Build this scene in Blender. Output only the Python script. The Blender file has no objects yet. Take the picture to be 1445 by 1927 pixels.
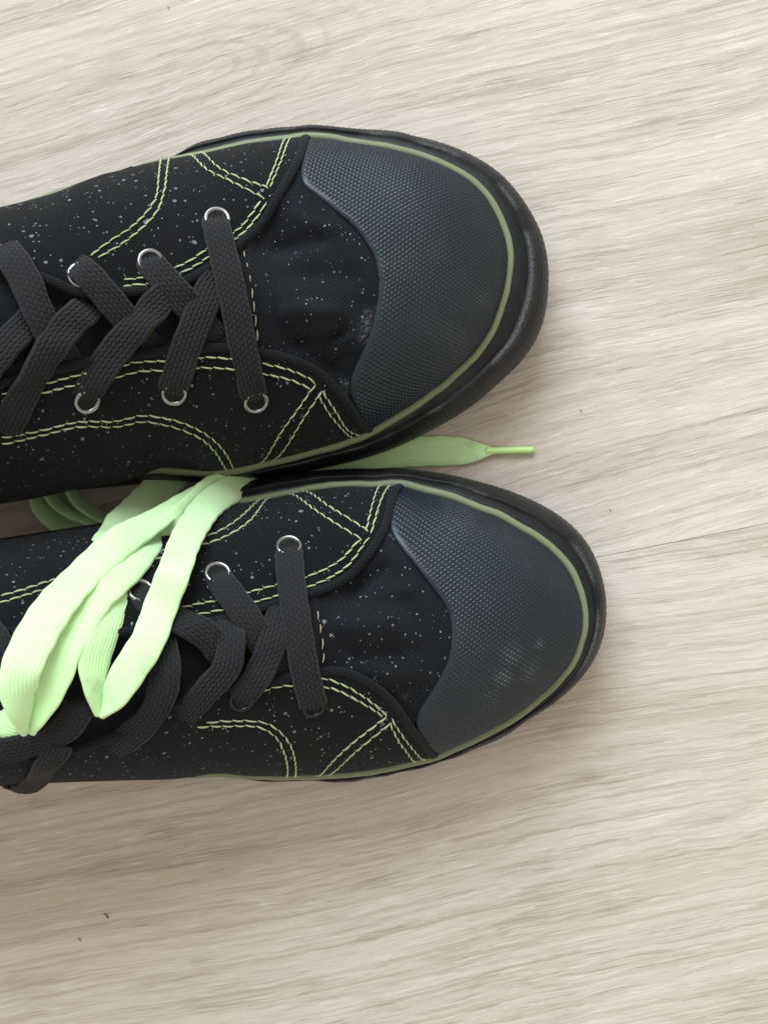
import bpy, math, random
import numpy as np
from mathutils import Vector

random.seed(7)
RNG = np.random.default_rng(7)
scene = bpy.context.scene
COL = scene.collection
MM = 0.001

# ------------------------------------------------------------------ camera, light, exposure
CAM_D = 0.42                     # camera height above the floor (m)
PX = 0.17 * MM                   # one photograph pixel on the floor (m)
cam_data = bpy.data.cameras.new('camera')
cam = bpy.data.objects.new('camera', cam_data)
COL.objects.link(cam)
cam.location = (0, 0, CAM_D)
cam_data.sensor_fit = 'VERTICAL'
cam_data.sensor_height = 24.0
cam_data.lens = 24.0 * CAM_D / (1927 * PX)
cam_data.clip_start = 0.01
cam_data.clip_end = 50
scene.camera = cam

world = bpy.data.worlds.new('World')
scene.world = world
world.use_nodes = True
bg = world.node_tree.nodes['Background']
bg.inputs[0].default_value = (1.0, 0.90, 0.78, 1)
bg.inputs[1].default_value = 0.72

def area_lamp(name, loc, target, size, size_y, power, color):
    d = bpy.data.lights.new(name, 'AREA')
    d.shape = 'RECTANGLE'; d.size = size; d.size_y = size_y
    d.energy = power; d.color = color
    o = bpy.data.objects.new(name, d)
    COL.objects.link(o)
    o.location = loc
    o.rotation_euler = (Vector(target) - Vector(loc)).to_track_quat('-Z', 'Y').to_euler()
    return o

area_lamp('window_light', (-0.62, 2.10, 1.80), (0, -0.02, 0), 1.9, 1.6, 104.0, (0.79, 0.91, 1.0))

scene.view_settings.view_transform = 'Standard'
scene.view_settings.look = 'None'
scene.view_settings.exposure = 0.19
scene.view_settings.gamma = 1.0

# ------------------------------------------------------------------ helpers
def P(px, py, z):
    """photograph pixel + height above floor -> world point"""
    px = np.asarray(px, float); py = np.asarray(py, float); z = np.asarray(z, float)
    f = PX * (CAM_D - z) / CAM_D
    return np.stack(np.broadcast_arrays((px - 722.5) * f, -(py - 963.5) * f, z), -1)

def catmull(pts, step):
    """smooth curve through pts (n,k), resampled at about `step` (first 3 columns = length)"""
    p = np.asarray(pts, float)
    if len(p) == 2:
        n = max(2, int(np.linalg.norm(p[1] - p[0]) / step) + 1)
        return p[0] + (p[1] - p[0]) * np.linspace(0, 1, n)[:, None]
    q = np.vstack([2 * p[0] - p[1], p, 2 * p[-1] - p[-2]])
    t = [0.0]
    for i in range(len(q) - 1):
        t.append(t[-1] + max(1e-9, np.linalg.norm(q[i + 1, :3] - q[i, :3])) ** 0.5)
    t = np.array(t)
    out = []
    for i in range(1, len(q) - 2):
        t0, t1, t2, t3 = t[i - 1:i + 3]
        u = np.linspace(t1, t2, 24, endpoint=False)[:, None]
        a1 = (t1 - u) / (t1 - t0) * q[i - 1] + (u - t0) / (t1 - t0) * q[i]
        a2 = (t2 - u) / (t2 - t1) * q[i] + (u - t1) / (t2 - t1) * q[i + 1]
        a3 = (t3 - u) / (t3 - t2) * q[i + 1] + (u - t2) / (t3 - t2) * q[i + 2]
        b1 = (t2 - u) / (t2 - t0) * a1 + (u - t0) / (t2 - t0) * a2
        b2 = (t3 - u) / (t3 - t1) * a2 + (u - t1) / (t3 - t1) * a3
        out.append((t2 - u) / (t2 - t1) * b1 + (u - t1) / (t2 - t1) * b2)
    out.append(p[-1:])
    return resample(np.vstack(out), step)

def arclen(c, k=3):
    return np.concatenate([[0], np.cumsum(np.linalg.norm(np.diff(c[:, :k], axis=0), axis=1))])

def resample(c, step, k=3):
    s = arclen(c, min(k, c.shape[1]))
    keep = np.concatenate([[True], np.diff(s) > 1e-9])
    c = c[keep]; s = s[keep]
    n = max(2, int(round(s[-1] / step)) + 1)
    u = np.linspace(0, s[-1], n)
    return np.stack([np.interp(u, s, c[:, j]) for j in range(c.shape[1])], -1)

def smooth(a, n):
    a = np.asarray(a, float)
    for _ in range(n):
        b = a.copy()
        b[1:-1] = (a[:-2] + 2 * a[1:-1] + a[2:]) / 4
        a = b
    return a

def unit(v):
    return v / np.maximum(np.linalg.norm(v, axis=-1, keepdims=True), 1e-12)

def new_obj(name, verts, faces, mat, parent=None, smooth_shade=True, uv=None):
    me = bpy.data.meshes.new(name)
    verts = np.asarray(verts, np.float32).reshape(-1, 3)
    if isinstance(faces, np.ndarray) and faces.ndim == 2:
        k = faces.shape[1]; nf = len(faces)
        me.vertices.add(len(verts)); me.vertices.foreach_set('co', verts.ravel())
        me.loops.add(nf * k); me.loops.foreach_set('vertex_index', faces.astype(np.int32).ravel())
        me.polygons.add(nf)
        me.polygons.foreach_set('loop_start', np.arange(0, nf * k, k, dtype=np.int32))
        me.update(calc_edges=True)
        me.validate()
    else:
        me.from_pydata([tuple(map(float, v)) for v in verts], [], [tuple(f) for f in faces])
        me.update()
    if smooth_shade:
        me.polygons.foreach_set('use_smooth', [True] * len(me.polygons))
    for m in (mat if isinstance(mat, (list, tuple)) else [mat]):
        me.materials.append(m)
    if uv is not None:
        li = np.empty(len(me.loops), np.int32); me.loops.foreach_get('vertex_index', li)
        lay = me.uv_layers.new(name='UVMap')
        lay.data.foreach_set('uv', np.asarray(uv, np.float32)[li].ravel())
    o = bpy.data.objects.new(name, me)
    COL.objects.link(o)
    if parent is not None:
        o.parent = parent
        o.matrix_parent_inverse.identity()
        loc = parent.location
        me.vertices.foreach_get('co', buf := np.empty(len(me.vertices) * 3, np.float32))
        me.vertices.foreach_set('co', (buf.reshape(-1, 3) - np.array(loc, np.float32)).ravel())
        me.update()
    return o

def thing(name, label, cat, loc, group=None):
    o = bpy.data.objects.new(name, None)
    o.empty_display_size = 0.02
    COL.objects.link(o)
    o.location = loc
    o['label'] = label; o['category'] = cat
    if group: o['group'] = group
    return o

def grid_faces(nr, nc, wrap=False):
    r = np.arange(nr - 1)[:, None]
    c = np.arange(nc if wrap else nc - 1)[None, :]
    c2 = (c + 1) % nc
    a = r * nc + c; b = r * nc + c2; d = (r + 1) * nc + c; e = (r + 1) * nc + c2
    return np.stack([a, b, e, d], -1).reshape(-1, 4)

def tube(path, radius, sides=6, flat=1.0, normals=None):
    """closed-end tube along path -> verts, faces"""
    path = np.asarray(path, float)
    n = len(path)
    t = unit(np.gradient(path, axis=0))
    if normals is None:
        normals = np.tile([0, 0, 1.0], (n, 1))
    s = unit(np.cross(t, normals)); nn = np.cross(s, t)
    rad = np.broadcast_to(radius, (n,))[:, None]
    a = np.linspace(0, 2 * math.pi, sides, endpoint=False)
    v = (path[:, None] + rad[..., None] * (np.cos(a)[None, :, None] * s[:, None] +
         flat * np.sin(a)[None, :, None] * nn[:, None])).reshape(-1, 3)
    f = [tuple(q) for q in grid_faces(n, sides, True)]
    f.append(tuple(range(sides))); f.append(tuple((n - 1) * sides + i for i in reversed(range(sides))))
    return v, f

def poly_inside(px, py, poly):
    inside = np.zeros(px.shape, bool)
    x0, y0 = poly[:, 0], poly[:, 1]
    x1, y1 = np.roll(x0, -1), np.roll(y0, -1)
    for a, b, c, d in zip(x0, y0, x1, y1):
        if b == d: continue
        cond = (b > py) != (d > py)
        inside ^= cond & (px < (c - a) * (py - b) / (d - b) + a)
    return inside

def panel_grid(poly, step):
    """regular quads filling a 2-D polygon, border vertices snapped to it -> uv points, faces, border loops"""
    poly = np.asarray(poly, float)
    lo = poly.min(0) - step; hi = poly.max(0) + step
    nx = int((hi[0] - lo[0]) / step) + 2; ny = int((hi[1] - lo[1]) / step) + 2
    gx = lo[0] + np.arange(nx) * step; gy = lo[1] + np.arange(ny) * step
    cx, cy = np.meshgrid(gx[:-1] + step / 2, gy[:-1] + step / 2, indexing='ij')
    ins = poly_inside(cx, cy, poly)
    i, j = np.nonzero(ins)
    idx = lambda a, b: a * ny + b
    f = np.stack([idx(i, j), idx(i + 1, j), idx(i + 1, j + 1), idx(i, j + 1)], -1)
    e = np.concatenate([f[:, [0, 1]], f[:, [1, 2]], f[:, [2, 3]], f[:, [3, 0]]])
    key = np.sort(e, 1); k1 = key[:, 0].astype(np.int64) * (nx * ny) + key[:, 1]
    _, inv, cnt = np.unique(k1, return_inverse=True, return_counts=True)
    be = e[cnt[inv] == 1]
    used = np.unique(f); remap = np.full(nx * ny, -1); remap[used] = np.arange(len(used))
    pts = np.stack([gx[used // ny], gy[used % ny]], -1)
    f = remap[f]; be = remap[be]
    bv = np.unique(be)
    # snap to the polygon
    dense = np.vstack([poly, poly[:1]])
    dense = resample(dense, step / 6, 2)
    q = pts[bv]
    best = np.empty_like(q)
    for a in range(0, len(q), 400):
        d = ((q[a:a + 400, None] - dense[None]) ** 2).sum(-1)
        best[a:a + 400] = dense[d.argmin(1)]
    pts[bv] = best
    return pts, f, be

# ------------------------------------------------------------------ materials
def new_mat(name):
    m = bpy.data.materials.new(name)
    m.use_nodes = True
    nt = m.node_tree
    b = nt.nodes['Principled BSDF']
    return m, nt, b

class NB:
    """small node building helper"""
    def __init__(self, nt): self.nt = nt
    def n(self, typ, **kw):
        nd = self.nt.nodes.new(typ)
        ins = kw.pop('ins', {})
        for k, v in kw.items(): setattr(nd, k, v)
        for k, v in ins.items():
            if hasattr(v, 'is_output') or hasattr(v, 'links'): self.nt.links.new(v, nd.inputs[k])
            else: nd.inputs[k].default_value = v
        return nd
    def math(self, op, a, b=0.0, c=None, clamp=False):
        nd = self.nt.nodes.new('ShaderNodeMath'); nd.operation = op; nd.use_clamp = clamp
        for i, v in enumerate((a, b) if c is None else (a, b, c)):
            if hasattr(v, 'links'): self.nt.links.new(v, nd.inputs[i])
            else: nd.inputs[i].default_value = v
        return nd.outputs[0]
    def mix(self, fac, a, b, blend='MIX'):
        nd = self.nt.nodes.new('ShaderNodeMix'); nd.data_type = 'RGBA'; nd.blend_type = blend
        for s, v in ((nd.inputs[0], fac), (nd.inputs[6], a), (nd.inputs[7], b)):
            if hasattr(v, 'links'): self.nt.links.new(v, s)
            else: s.default_value = v if not isinstance(v, tuple) or len(v) == 4 else (*v, 1)
        return nd.outputs[2]
    def ramp(self, fac, lo, hi):
        nd = self.nt.nodes.new('ShaderNodeMapRange'); nd.interpolation_type = 'SMOOTHSTEP'
        self.nt.links.new(fac, nd.inputs[0])
        nd.inputs[1].default_value = lo; nd.inputs[2].default_value = hi
        return nd.outputs[0]
    def link(self, a, b): self.nt.links.new(a, b)

def obj_coord(nb, scale=(1, 1, 1), rot=(0, 0, 0), loc=(0, 0, 0)):
    tc = nb.n('ShaderNodeTexCoord')
    mp = nb.n('ShaderNodeMapping', ins={'Vector': tc.outputs['Object']})
    mp.inputs['Scale'].default_value = scale
    mp.inputs['Rotation'].default_value = rot
    mp.inputs['Location'].default_value = loc
    return mp.outputs[0]

def canvas_mat(name, base, seed, speckle=True, wear=False, weave_rot=0.1):
    m, nt, b = new_mat(name); nb = NB(nt)
    co = obj_coord(nb, (1000, 1000, 1000), loc=(seed * 7.3, seed * 3.1, seed))
    # weave relief: two crossed sets of threads
    cw = obj_coord(nb, (1000, 1000, 1000), rot=(0, 0, weave_rot))
    sp = nb.n('ShaderNodeSeparateXYZ', ins={0: cw})
    k = 2 * math.pi / 0.92
    sx = nb.math('SINE', nb.math('MULTIPLY', sp.outputs[0], k))
    sy = nb.math('SINE', nb.math('MULTIPLY', nb.math('ADD', sp.outputs[1], nb.math('MULTIPLY', sp.outputs[2], 0.6)), k * 1.0))
    weave = nb.math('MULTIPLY', sx, sy)
    nz = nb.n('ShaderNodeTexNoise', ins={'Vector': co, 'Scale': 1.6, 'Detail': 3.0})
    h = nb.math('ADD', nb.math('MULTIPLY', weave, 0.5), nz.outputs[0])
    col = nb.mix(nz.outputs[0], tuple(c * 0.75 for c in base), tuple(c * 1.35 for c in base))
    # lint: pale short wisps
    lint = nb.n('ShaderNodeTexNoise', ins={'Vector': co, 'Scale': 0.35, 'Detail': 8.0, 'Roughness': 0.75, 'Distortion': 1.5})
    col = nb.mix(nb.math('MULTIPLY', nb.ramp(lint.outputs[0], 0.62, 0.74), 0.10), col, (0.35, 0.37, 0.4))
    col = nb.mix(nb.math('MULTIPLY', nb.ramp(weave, 0.1, 0.9), 0.55), col, tuple(c * 2.1 for c in base))
    if speckle:
        fac = None
        for sc, r0, keep in ((0.17, 0.075, 0.25), (0.27, 0.105, 0.33), (0.42, 0.125, 0.36), (0.62, 0.15, 0.42)):
            v = nb.n('ShaderNodeTexVoronoi', feature='F1', ins={'Vector': co, 'Scale': sc, 'Randomness': 1.0})
            sep = nb.n('ShaderNodeSeparateColor', ins={0: v.outputs['Color']})
            wob = nb.math('MULTIPLY', nb.math('SUBTRACT', nz.outputs[0], 0.5), 0.05)
            rad = nb.math('MULTIPLY', sep.outputs[1], r0)
            rad = nb.math('ADD', nb.math('ADD', rad, 0.04), nb.math('MULTIPLY', wob, 2.2))
            d = nb.math('LESS_THAN', v.outputs['Distance'], rad)
            on = nb.math('GREATER_THAN', sep.outputs[0], keep)
            f = nb.math('MULTIPLY', d, on)
            fac = f if fac is None else nb.math('MAXIMUM', fac, f)
        sh = nb.n('ShaderNodeTexNoise', ins={'Vector': co, 'Scale': 0.13, 'Detail': 1.0})
        fac = nb.math('MULTIPLY', fac, nb.ramp(sh.outputs[0], 0.28, 0.46))
        col = nb.mix(nb.math('MULTIPLY', fac, 0.8), col, (0.215, 0.23, 0.26))
    if wear:
        at = nb.n('ShaderNodeAttribute', attribute_name='wear')
        wn = nb.n('ShaderNodeTexNoise', ins={'Vector': co, 'Scale': 1.3, 'Detail': 4.0, 'Roughness': 0.7})
        wf = nb.math('MULTIPLY', nb.math('MULTIPLY', at.outputs['Fac'], 0.65), nb.ramp(wn.outputs[0], 0.40, 0.70))
        col = nb.mix(wf, col, (0.30, 0.34, 0.38))
    nb.link(col, b.inputs['Base Color'])
    b.inputs['Roughness'].default_value = 0.9
    b.inputs['Specular IOR Level'].default_value = 0.14
    b.inputs['Sheen Weight'].default_value = 0.06
    b.inputs['Sheen Roughness'].default_value = 0.5
    b.inputs['Sheen Tint'].default_value = (0.8, 0.9, 1, 1)
    bp = nb.n('ShaderNodeBump', ins={'Height': h, 'Strength': 1.0, 'Distance': 0.0003})
    nb.link(bp.outputs[0], b.inputs['Normal'])
    return m

def rubber_mat(name, base, rough, dust=0.3, ribs=False):
    m, nt, b = new_mat(name); nb = NB(nt)
    co = obj_coord(nb, (1000, 1000, 1000))
    nz = nb.n('ShaderNodeTexNoise', ins={'Vector': co, 'Scale': 0.05, 'Detail': 6.0, 'Roughness': 0.65})
    fine = nb.n('ShaderNodeTexNoise', ins={'Vector': co, 'Scale': 1.8, 'Detail': 4.0, 'Roughness': 0.7})
    d = nb.math('MULTIPLY', nb.ramp(nz.outputs[0], 0.42, 0.75), nb.ramp(fine.outputs[0], 0.35, 0.75))
    col = nb.mix(nb.math('MULTIPLY', d, dust), base, (0.16, 0.16, 0.155))
    nb.link(col, b.inputs['Base Color'])
    r = nb.math('ADD', rough, nb.math('MULTIPLY', nb.math('SUBTRACT', nz.outputs[0], 0.5), 0.25))
    nb.link(r, b.inputs['Roughness'])
    at = nb.n('ShaderNodeAttribute', attribute_name='scuff')
    col = nb.mix(nb.math('MULTIPLY', at.outputs['Fac'], nb.ramp(fine.outputs[0], 0.35, 0.6)), col, (0.24, 0.25, 0.25))
    nb.link(col, b.inputs['Base Color'])
    h = fine.outputs[0]
    if ribs:
        sp = nb.n('ShaderNodeSeparateXYZ', ins={0: co})
        rb = nb.math('SINE', nb.math('MULTIPLY', nb.math('ADD', sp.outputs[2], nb.math('MULTIPLY', nz.outputs[0], 2.0)), 2 * math.pi / 1.3))
        h = nb.math('ADD', h, nb.math('MULTIPLY', rb, 0.6))
    bp = nb.n('ShaderNodeBump', ins={'Height': h, 'Strength': 0.35, 'Distance': 0.0002})
    nb.link(bp.outputs[0], b.inputs['Normal'])
    return m

def yarn_mat(name, base, var, rough=0.85, sheen=0.3, spec=0.25, fibre=2.5):
    m, nt, b = new_mat(name); nb = NB(nt)
    co = obj_coord(nb, (1000, 1000, 1000))
    nz = nb.n('ShaderNodeTexNoise', ins={'Vector': co, 'Scale': fibre, 'Detail': 4.0, 'Roughness': 0.7})
    col = nb.mix(nz.outputs[0], tuple(c * (1 - var) for c in base), tuple(min(0.95, c * (1 + var)) for c in base))
    nb.link(col, b.inputs['Base Color'])
    b.inputs['Roughness'].default_value = rough
    b.inputs['Specular IOR Level'].default_value = spec
    b.inputs['Sheen Weight'].default_value = sheen
    b.inputs['Sheen Roughness'].default_value = 0.5
    bp = nb.n('ShaderNodeBump', ins={'Height': nz.outputs[0], 'Strength': 0.5, 'Distance': 0.00025})
    nb.link(bp.outputs[0], b.inputs['Normal'])
    return m

M = {}
M['canvas'] = canvas_mat('speckled_canvas', (0.0036, 0.0043, 0.0053), 1)
M['vamp'] = canvas_mat('speckled_vamp_canvas', (0.0068, 0.0082, 0.0106), 5, wear=True)
M['tongue'] = canvas_mat('tongue_canvas', (0.008, 0.0095, 0.012), 9, speckle=False)
M['binding'] = canvas_mat('binding_tape', (0.0075, 0.0085, 0.010), 3, speckle=False, weave_rot=0.8)
M['cap'] = rubber_mat('toe_rubber', (0.0050, 0.0140, 0.0215), 0.38, 0.16)
M['cap'].node_tree.nodes['Principled BSDF'].inputs['Specular IOR Level'].default_value = 0.42
M['sole'] = rubber_mat('sole_rubber', (0.0065, 0.0075, 0.009), 0.46, 0.35, ribs=True)
M['sole'].node_tree.nodes['Principled BSDF'].inputs['Specular IOR Level'].default_value = 0.28
M['stripe'] = rubber_mat('green_rubber', (0.165, 0.20, 0.105), 0.55, 0.8)
M['lace'] = yarn_mat('black_yarn', (0.0145, 0.0155, 0.0175), 0.35, 0.8, 0.12, 0.18)
M['green'] = yarn_mat('lime_yarn', (0.57, 0.88, 0.44), 0.06, 0.6, 0.7, 0.5, 3.0)
M['thread'] = yarn_mat('lime_thread', (0.37, 0.45, 0.25), 0.25, 0.7, 0.3, 0.3, 4.0)
M['cream'] = yarn_mat('cream_thread', (0.40, 0.36, 0.24), 0.2)
nt = M['green'].node_tree; nb = NB(nt); b = nt.nodes['Principled BSDF']
src = b.inputs['Base Color'].links[0].from_socket
gr = nb.n('ShaderNodeTexNoise', ins={'Vector': obj_coord(nb, (1000,) * 3), 'Scale': 0.11, 'Detail': 7.0, 'Roughness': 0.7})
nb.link(nb.mix(nb.math('MULTIPLY', nb.ramp(gr.outputs[0], 0.56, 0.72), 0.35), src, (0.22, 0.33, 0.20)), b.inputs['Base Color'])
m, nt, b = new_mat('nickel'); nb = NB(nt)
nz = nb.n('ShaderNodeTexNoise', ins={'Vector': obj_coord(nb, (1000,) * 3), 'Scale': 1.2, 'Detail': 4.0})
nb.link(nb.mix(nz.outputs[0], (0.14, 0.15, 0.16), (0.42, 0.42, 0.42)), b.inputs['Base Color'])
b.inputs['Metallic'].default_value = 1.0; b.inputs['Roughness'].default_value = 0.28
M['metal'] = m
m, nt, b = new_mat('shaded_nickel')
b.inputs['Base Color'].default_value = (0.035, 0.036, 0.038, 1); b.inputs['Metallic'].default_value = 1.0; b.inputs['Roughness'].default_value = 0.3  # same nickel as the other eyelets, with their shade put into the colour
M['shaded_metal'] = m
m, nt, b = new_mat('dark_hole'); b.inputs['Base Color'].default_value = (0.004, 0.004, 0.004, 1); b.inputs['Roughness'].default_value = 1.0
M['hole'] = m
m, nt, b = new_mat('lime_plastic'); b.inputs['Base Color'].default_value = (0.50, 0.74, 0.28, 1); b.inputs['Roughness'].default_value = 0.3
M['aglet'] = m
m, nt, b = new_mat('brown_crumb'); b.inputs['Base Color'].default_value = (0.09, 0.045, 0.02, 1); b.inputs['Roughness'].default_value = 0.8
M['crumb'] = m

def wood_mat(name, rot, off):
    m, nt, b = new_mat(name); nb = NB(nt)
    tc = nb.n('ShaderNodeTexCoord')
    base = nb.n('ShaderNodeMapping', ins={'Vector': tc.outputs['Object']})
    base.inputs['Rotation'].default_value = (0, 0, rot)
    base.inputs['Location'].default_value = off
    v0 = base.outputs[0]
    # slow bending of the grain
    wn = nb.n('ShaderNodeTexNoise', ins={'Vector': v0, 'Scale': 5.0, 'Detail': 1.0})
    bend = nb.n('ShaderNodeVectorMath', operation='MULTIPLY_ADD',
                ins={0: wn.outputs['Color'], 1: (0.0, 0.022, 0.0), 2: v0})
    wn2 = nb.n('ShaderNodeTexNoise', ins={'Vector': bend.outputs[0], 'Scale': 38.0, 'Detail': 3.0})
    bend2 = nb.n('ShaderNodeVectorMath', operation='MULTIPLY_ADD',
                 ins={0: wn2.outputs['Color'], 1: (0.010, 0.0022, 0.0), 2: bend.outputs[0]})
    wn3 = nb.n('ShaderNodeTexNoise', ins={'Vector': bend.outputs[0], 'Scale': 260.0, 'Detail': 2.0})
    bend3 = nb.n('ShaderNodeVectorMath', operation='MULTIPLY_ADD',
                 ins={0: wn3.outputs['Color'], 1: (0.004, 0.00045, 0.0), 2: bend2.outputs[0]})
    v = bend3.outputs[0]
    def st(sx, sy, scale=1.0, detail=3.0, rough=0.6, dist=0.0, o=(0, 0, 0)):
        mp = nb.n('ShaderNodeMapping', ins={'Vector': v})
        mp.inputs['Scale'].default_value = (sx, sy, 1); mp.inputs['Location'].default_value = o
        return nb.n('ShaderNodeTexNoise', ins={'Vector': mp.outputs[0], 'Scale': scale, 'Detail': detail, 'Roughness': rough, 'Distortion': dist}).outputs[0]
    broad = st(5, 22, detail=2.0)
    band = st(8, 110, detail=3.0, o=(3, 1, 0))
    dash = st(38, 760, detail=5.0, rough=0.66, o=(7, 5, 0))
    dash2 = st(22, 330, detail=6.0, rough=0.72, dist=0.25, o=(1, 9, 0))
    fine = st(90, 2300, detail=3.0, rough=0.6, o=(2, 2, 0))
    fleck = st(80, 620, detail=3.0, rough=0.65, o=(11, 4, 0))
    mott = st(28, 90, detail=5.0, rough=0.7, o=(5, 14, 0))
    col = nb.mix(nb.ramp(broad, 0.3, 0.7), (0.52, 0.455, 0.39), (0.615, 0.56, 0.50))
    col = nb.mix(nb.math('MULTIPLY', nb.ramp(band, 0.42, 0.75), 0.5), col, (0.40, 0.34, 0.275))
    col = nb.mix(nb.math('MULTIPLY', nb.ramp(mott, 0.45, 0.75), 0.30), col, (0.40, 0.355, 0.30))
    fl = nb.math('MULTIPLY', nb.ramp(fleck, 0.55, 0.66), 0.30)
    col = nb.mix(fl, col, (0.75, 0.71, 0.64))
    # one dark figured patch of the print
    sp = nb.n('ShaderNodeVectorMath', operation='DISTANCE', ins={0: tc.outputs['Object'], 1: tuple(P(1410, 470, 0))})
    patch = nb.math('MULTIPLY', nb.ramp(sp.outputs['Value'], 0.024, 0.004), 0.9)
    zone = nb.math('ADD', nb.ramp(band, 0.36, 0.62), patch)
    d = nb.math('MULTIPLY', nb.ramp(dash, 0.51, 0.66), nb.math('ADD', nb.math('MULTIPLY', zone, 0.46), 0.07), clamp=True)
    col = nb.mix(d, col, (0.245, 0.19, 0.15))
    d2 = nb.math('MULTIPLY', nb.ramp(nb.math('ADD', dash2, nb.math('MULTIPLY', patch, 0.25)), 0.53, 0.66), 0.20)
    col = nb.mix(d2, col, (0.29, 0.235, 0.185))
    col = nb.mix(nb.math('MULTIPLY', nb.ramp(fine, 0.42, 0.72), 0.30), col, (0.36, 0.305, 0.25))
    line = st(3.5, 430, detail=5.0, rough=0.72, o=(4, 27, 0))
    col = nb.mix(nb.math('MULTIPLY', nb.ramp(line, 0.50, 0.66), 0.50), col, (0.33, 0.27, 0.215))
    line2 = st(5.0, 900, detail=3.0, rough=0.6, o=(14, 3, 0))
    col = nb.mix(nb.math('MULTIPLY', nb.ramp(line2, 0.52, 0.68), 0.30), col, (0.36, 0.30, 0.245))
    # nested arcs of a flat-sawn figure
    fc = P(395, 130, 0)
    fm = nb.n('ShaderNodeVectorMath', operation='SUBTRACT', ins={0: tc.outputs['Object'], 1: tuple(fc)})
    fr_ = nb.n('ShaderNodeVectorRotate', rotation_type='Z_AXIS', ins={'Vector': fm.outputs[0], 'Angle': rot})
    wv = nb.n('ShaderNodeTexNoise', ins={'Vector': tc.outputs['Object'], 'Scale': 90.0, 'Detail': 3.0})
    fs = nb.n('ShaderNodeSeparateXYZ', ins={0: fr_.outputs[0]})
    fx = nb.math('MULTIPLY', nb.math('MAXIMUM', fs.outputs[0], 0.0), 0.36)
    fx2 = nb.math('MULTIPLY', fs.outputs[0], 0.04)
    rr_ = nb.math('SQRT', nb.math('ADD', nb.math('MULTIPLY', fx, fx), nb.math('MULTIPLY', fs.outputs[1], fs.outputs[1])))
    rr_ = nb.math('ADD', nb.math('ADD', rr_, fx2), nb.math('MULTIPLY', wv.outputs[0], 0.0035))
    arcs = nb.math('SINE', nb.math('MULTIPLY', rr_, 2 * math.pi / 0.0042))
    am = nb.math('MULTIPLY', nb.ramp(rr_, 0.026, 0.011), nb.ramp(fs.outputs[0], -0.05, -0.01))
    col = nb.mix(nb.math('MULTIPLY', nb.math('MULTIPLY', nb.ramp(arcs, 0.2, 1.0), am), 0.40), col, (0.34, 0.285, 0.23))
    pore = st(70, 1700, detail=2.0, o=(21, 8, 0))
    pf = nb.math('MULTIPLY', nb.ramp(pore, 0.575, 0.63), nb.math('ADD', nb.math('MULTIPLY', nb.ramp(band, 0.35, 0.6), 0.32), 0.05))
    col = nb.mix(pf, col, (0.25, 0.195, 0.15))
    lite = st(60, 1500, detail=2.0, o=(31, 18, 0))
    col = nb.mix(nb.math('MULTIPLY', nb.ramp(lite, 0.60, 0.66), 0.35), col, (0.74, 0.70, 0.63))
    nb.link(col, b.inputs['Base Color'])
    b.inputs['Roughness'].default_value = 0.55
    b.inputs['Specular IOR Level'].default_value = 0.3
    h = nb.math('SUBTRACT', nb.math('ADD', nb.math('MULTIPLY', fine, -0.5), fl), nb.math('ADD', d, d2))
    bp = nb.n('ShaderNodeBump', ins={'Height': h, 'Strength': 0.34, 'Distance': 0.0004})
    nb.link(bp.outputs[0], b.inputs['Normal'])
    return m

# ------------------------------------------------------------------ floor
SEAM_A, SEAM_B = P(1020, 1070, 0)[:2], P(1445, 985, 0)[:2]
seam_dir = unit(SEAM_B - SEAM_A); seam_n = np.array([-seam_dir[1], seam_dir[0]])
ANG = math.atan2(seam_dir[1], seam_dir[0])

floor_base_m, nt, b = new_mat('floor_underlay')
b.inputs['Base Color'].default_value = (0.12, 0.095, 0.07, 1); b.inputs['Roughness'].default_value = 1.0
F = 3.0
floor = new_obj('floor', [(-F, -F, -0.008), (F, -F, -0.008), (F, F, -0.008), (-F, F, -0.008)], [(0, 1, 2, 3)], floor_base_m, None, False)
floor['kind'] = 'structure'
WOODS = [wood_mat('oak_laminate', -ANG + 0.0, (0.3, 0.1, 0)), wood_mat('oak_laminate_cross', -ANG - 0.09, (1.7, 2.4, 0))]
PW, PL = 0.232, 1.285
def plank(center, mat):
    ch = 0.00018
    l, w = PL / 2 - 0.00005, PW / 2 - 0.00005
    prof = [(-w, -0.0085), (-w, -ch), (-w + ch, 0.0), (w - ch, 0.0), (w, -ch), (w, -0.0085)]
    vs = []
    for x in (-l, l):
        for (y, z) in prof:
            p = center + seam_dir * x + seam_n * y
            vs.append((p[0], p[1], z))
    n = len(prof)
    fs = [(i, i + 1, n + i + 1, n + i) for i in range(n - 1)] + [tuple(range(n))[::-1], tuple(n + i for i in range(n))]
    return new_obj('plank', vs, fs, mat, floor, False)
for row in range(-6, 7):
    shift = {0: 0.12, -1: -0.33, 1: 0.46}.get(row, (row * 0.417) % 1.0 - 0.5)
    for k in (-1, 0, 1):
        c = SEAM_A + seam_n * (row + 0.5) * PW + seam_dir * (shift + k * PL)
        plank(c, WOODS[1] if row == 0 else WOODS[0])

# ------------------------------------------------------------------ the sneakers
R = 0.045          # metres per radian used when laying panels out

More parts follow.
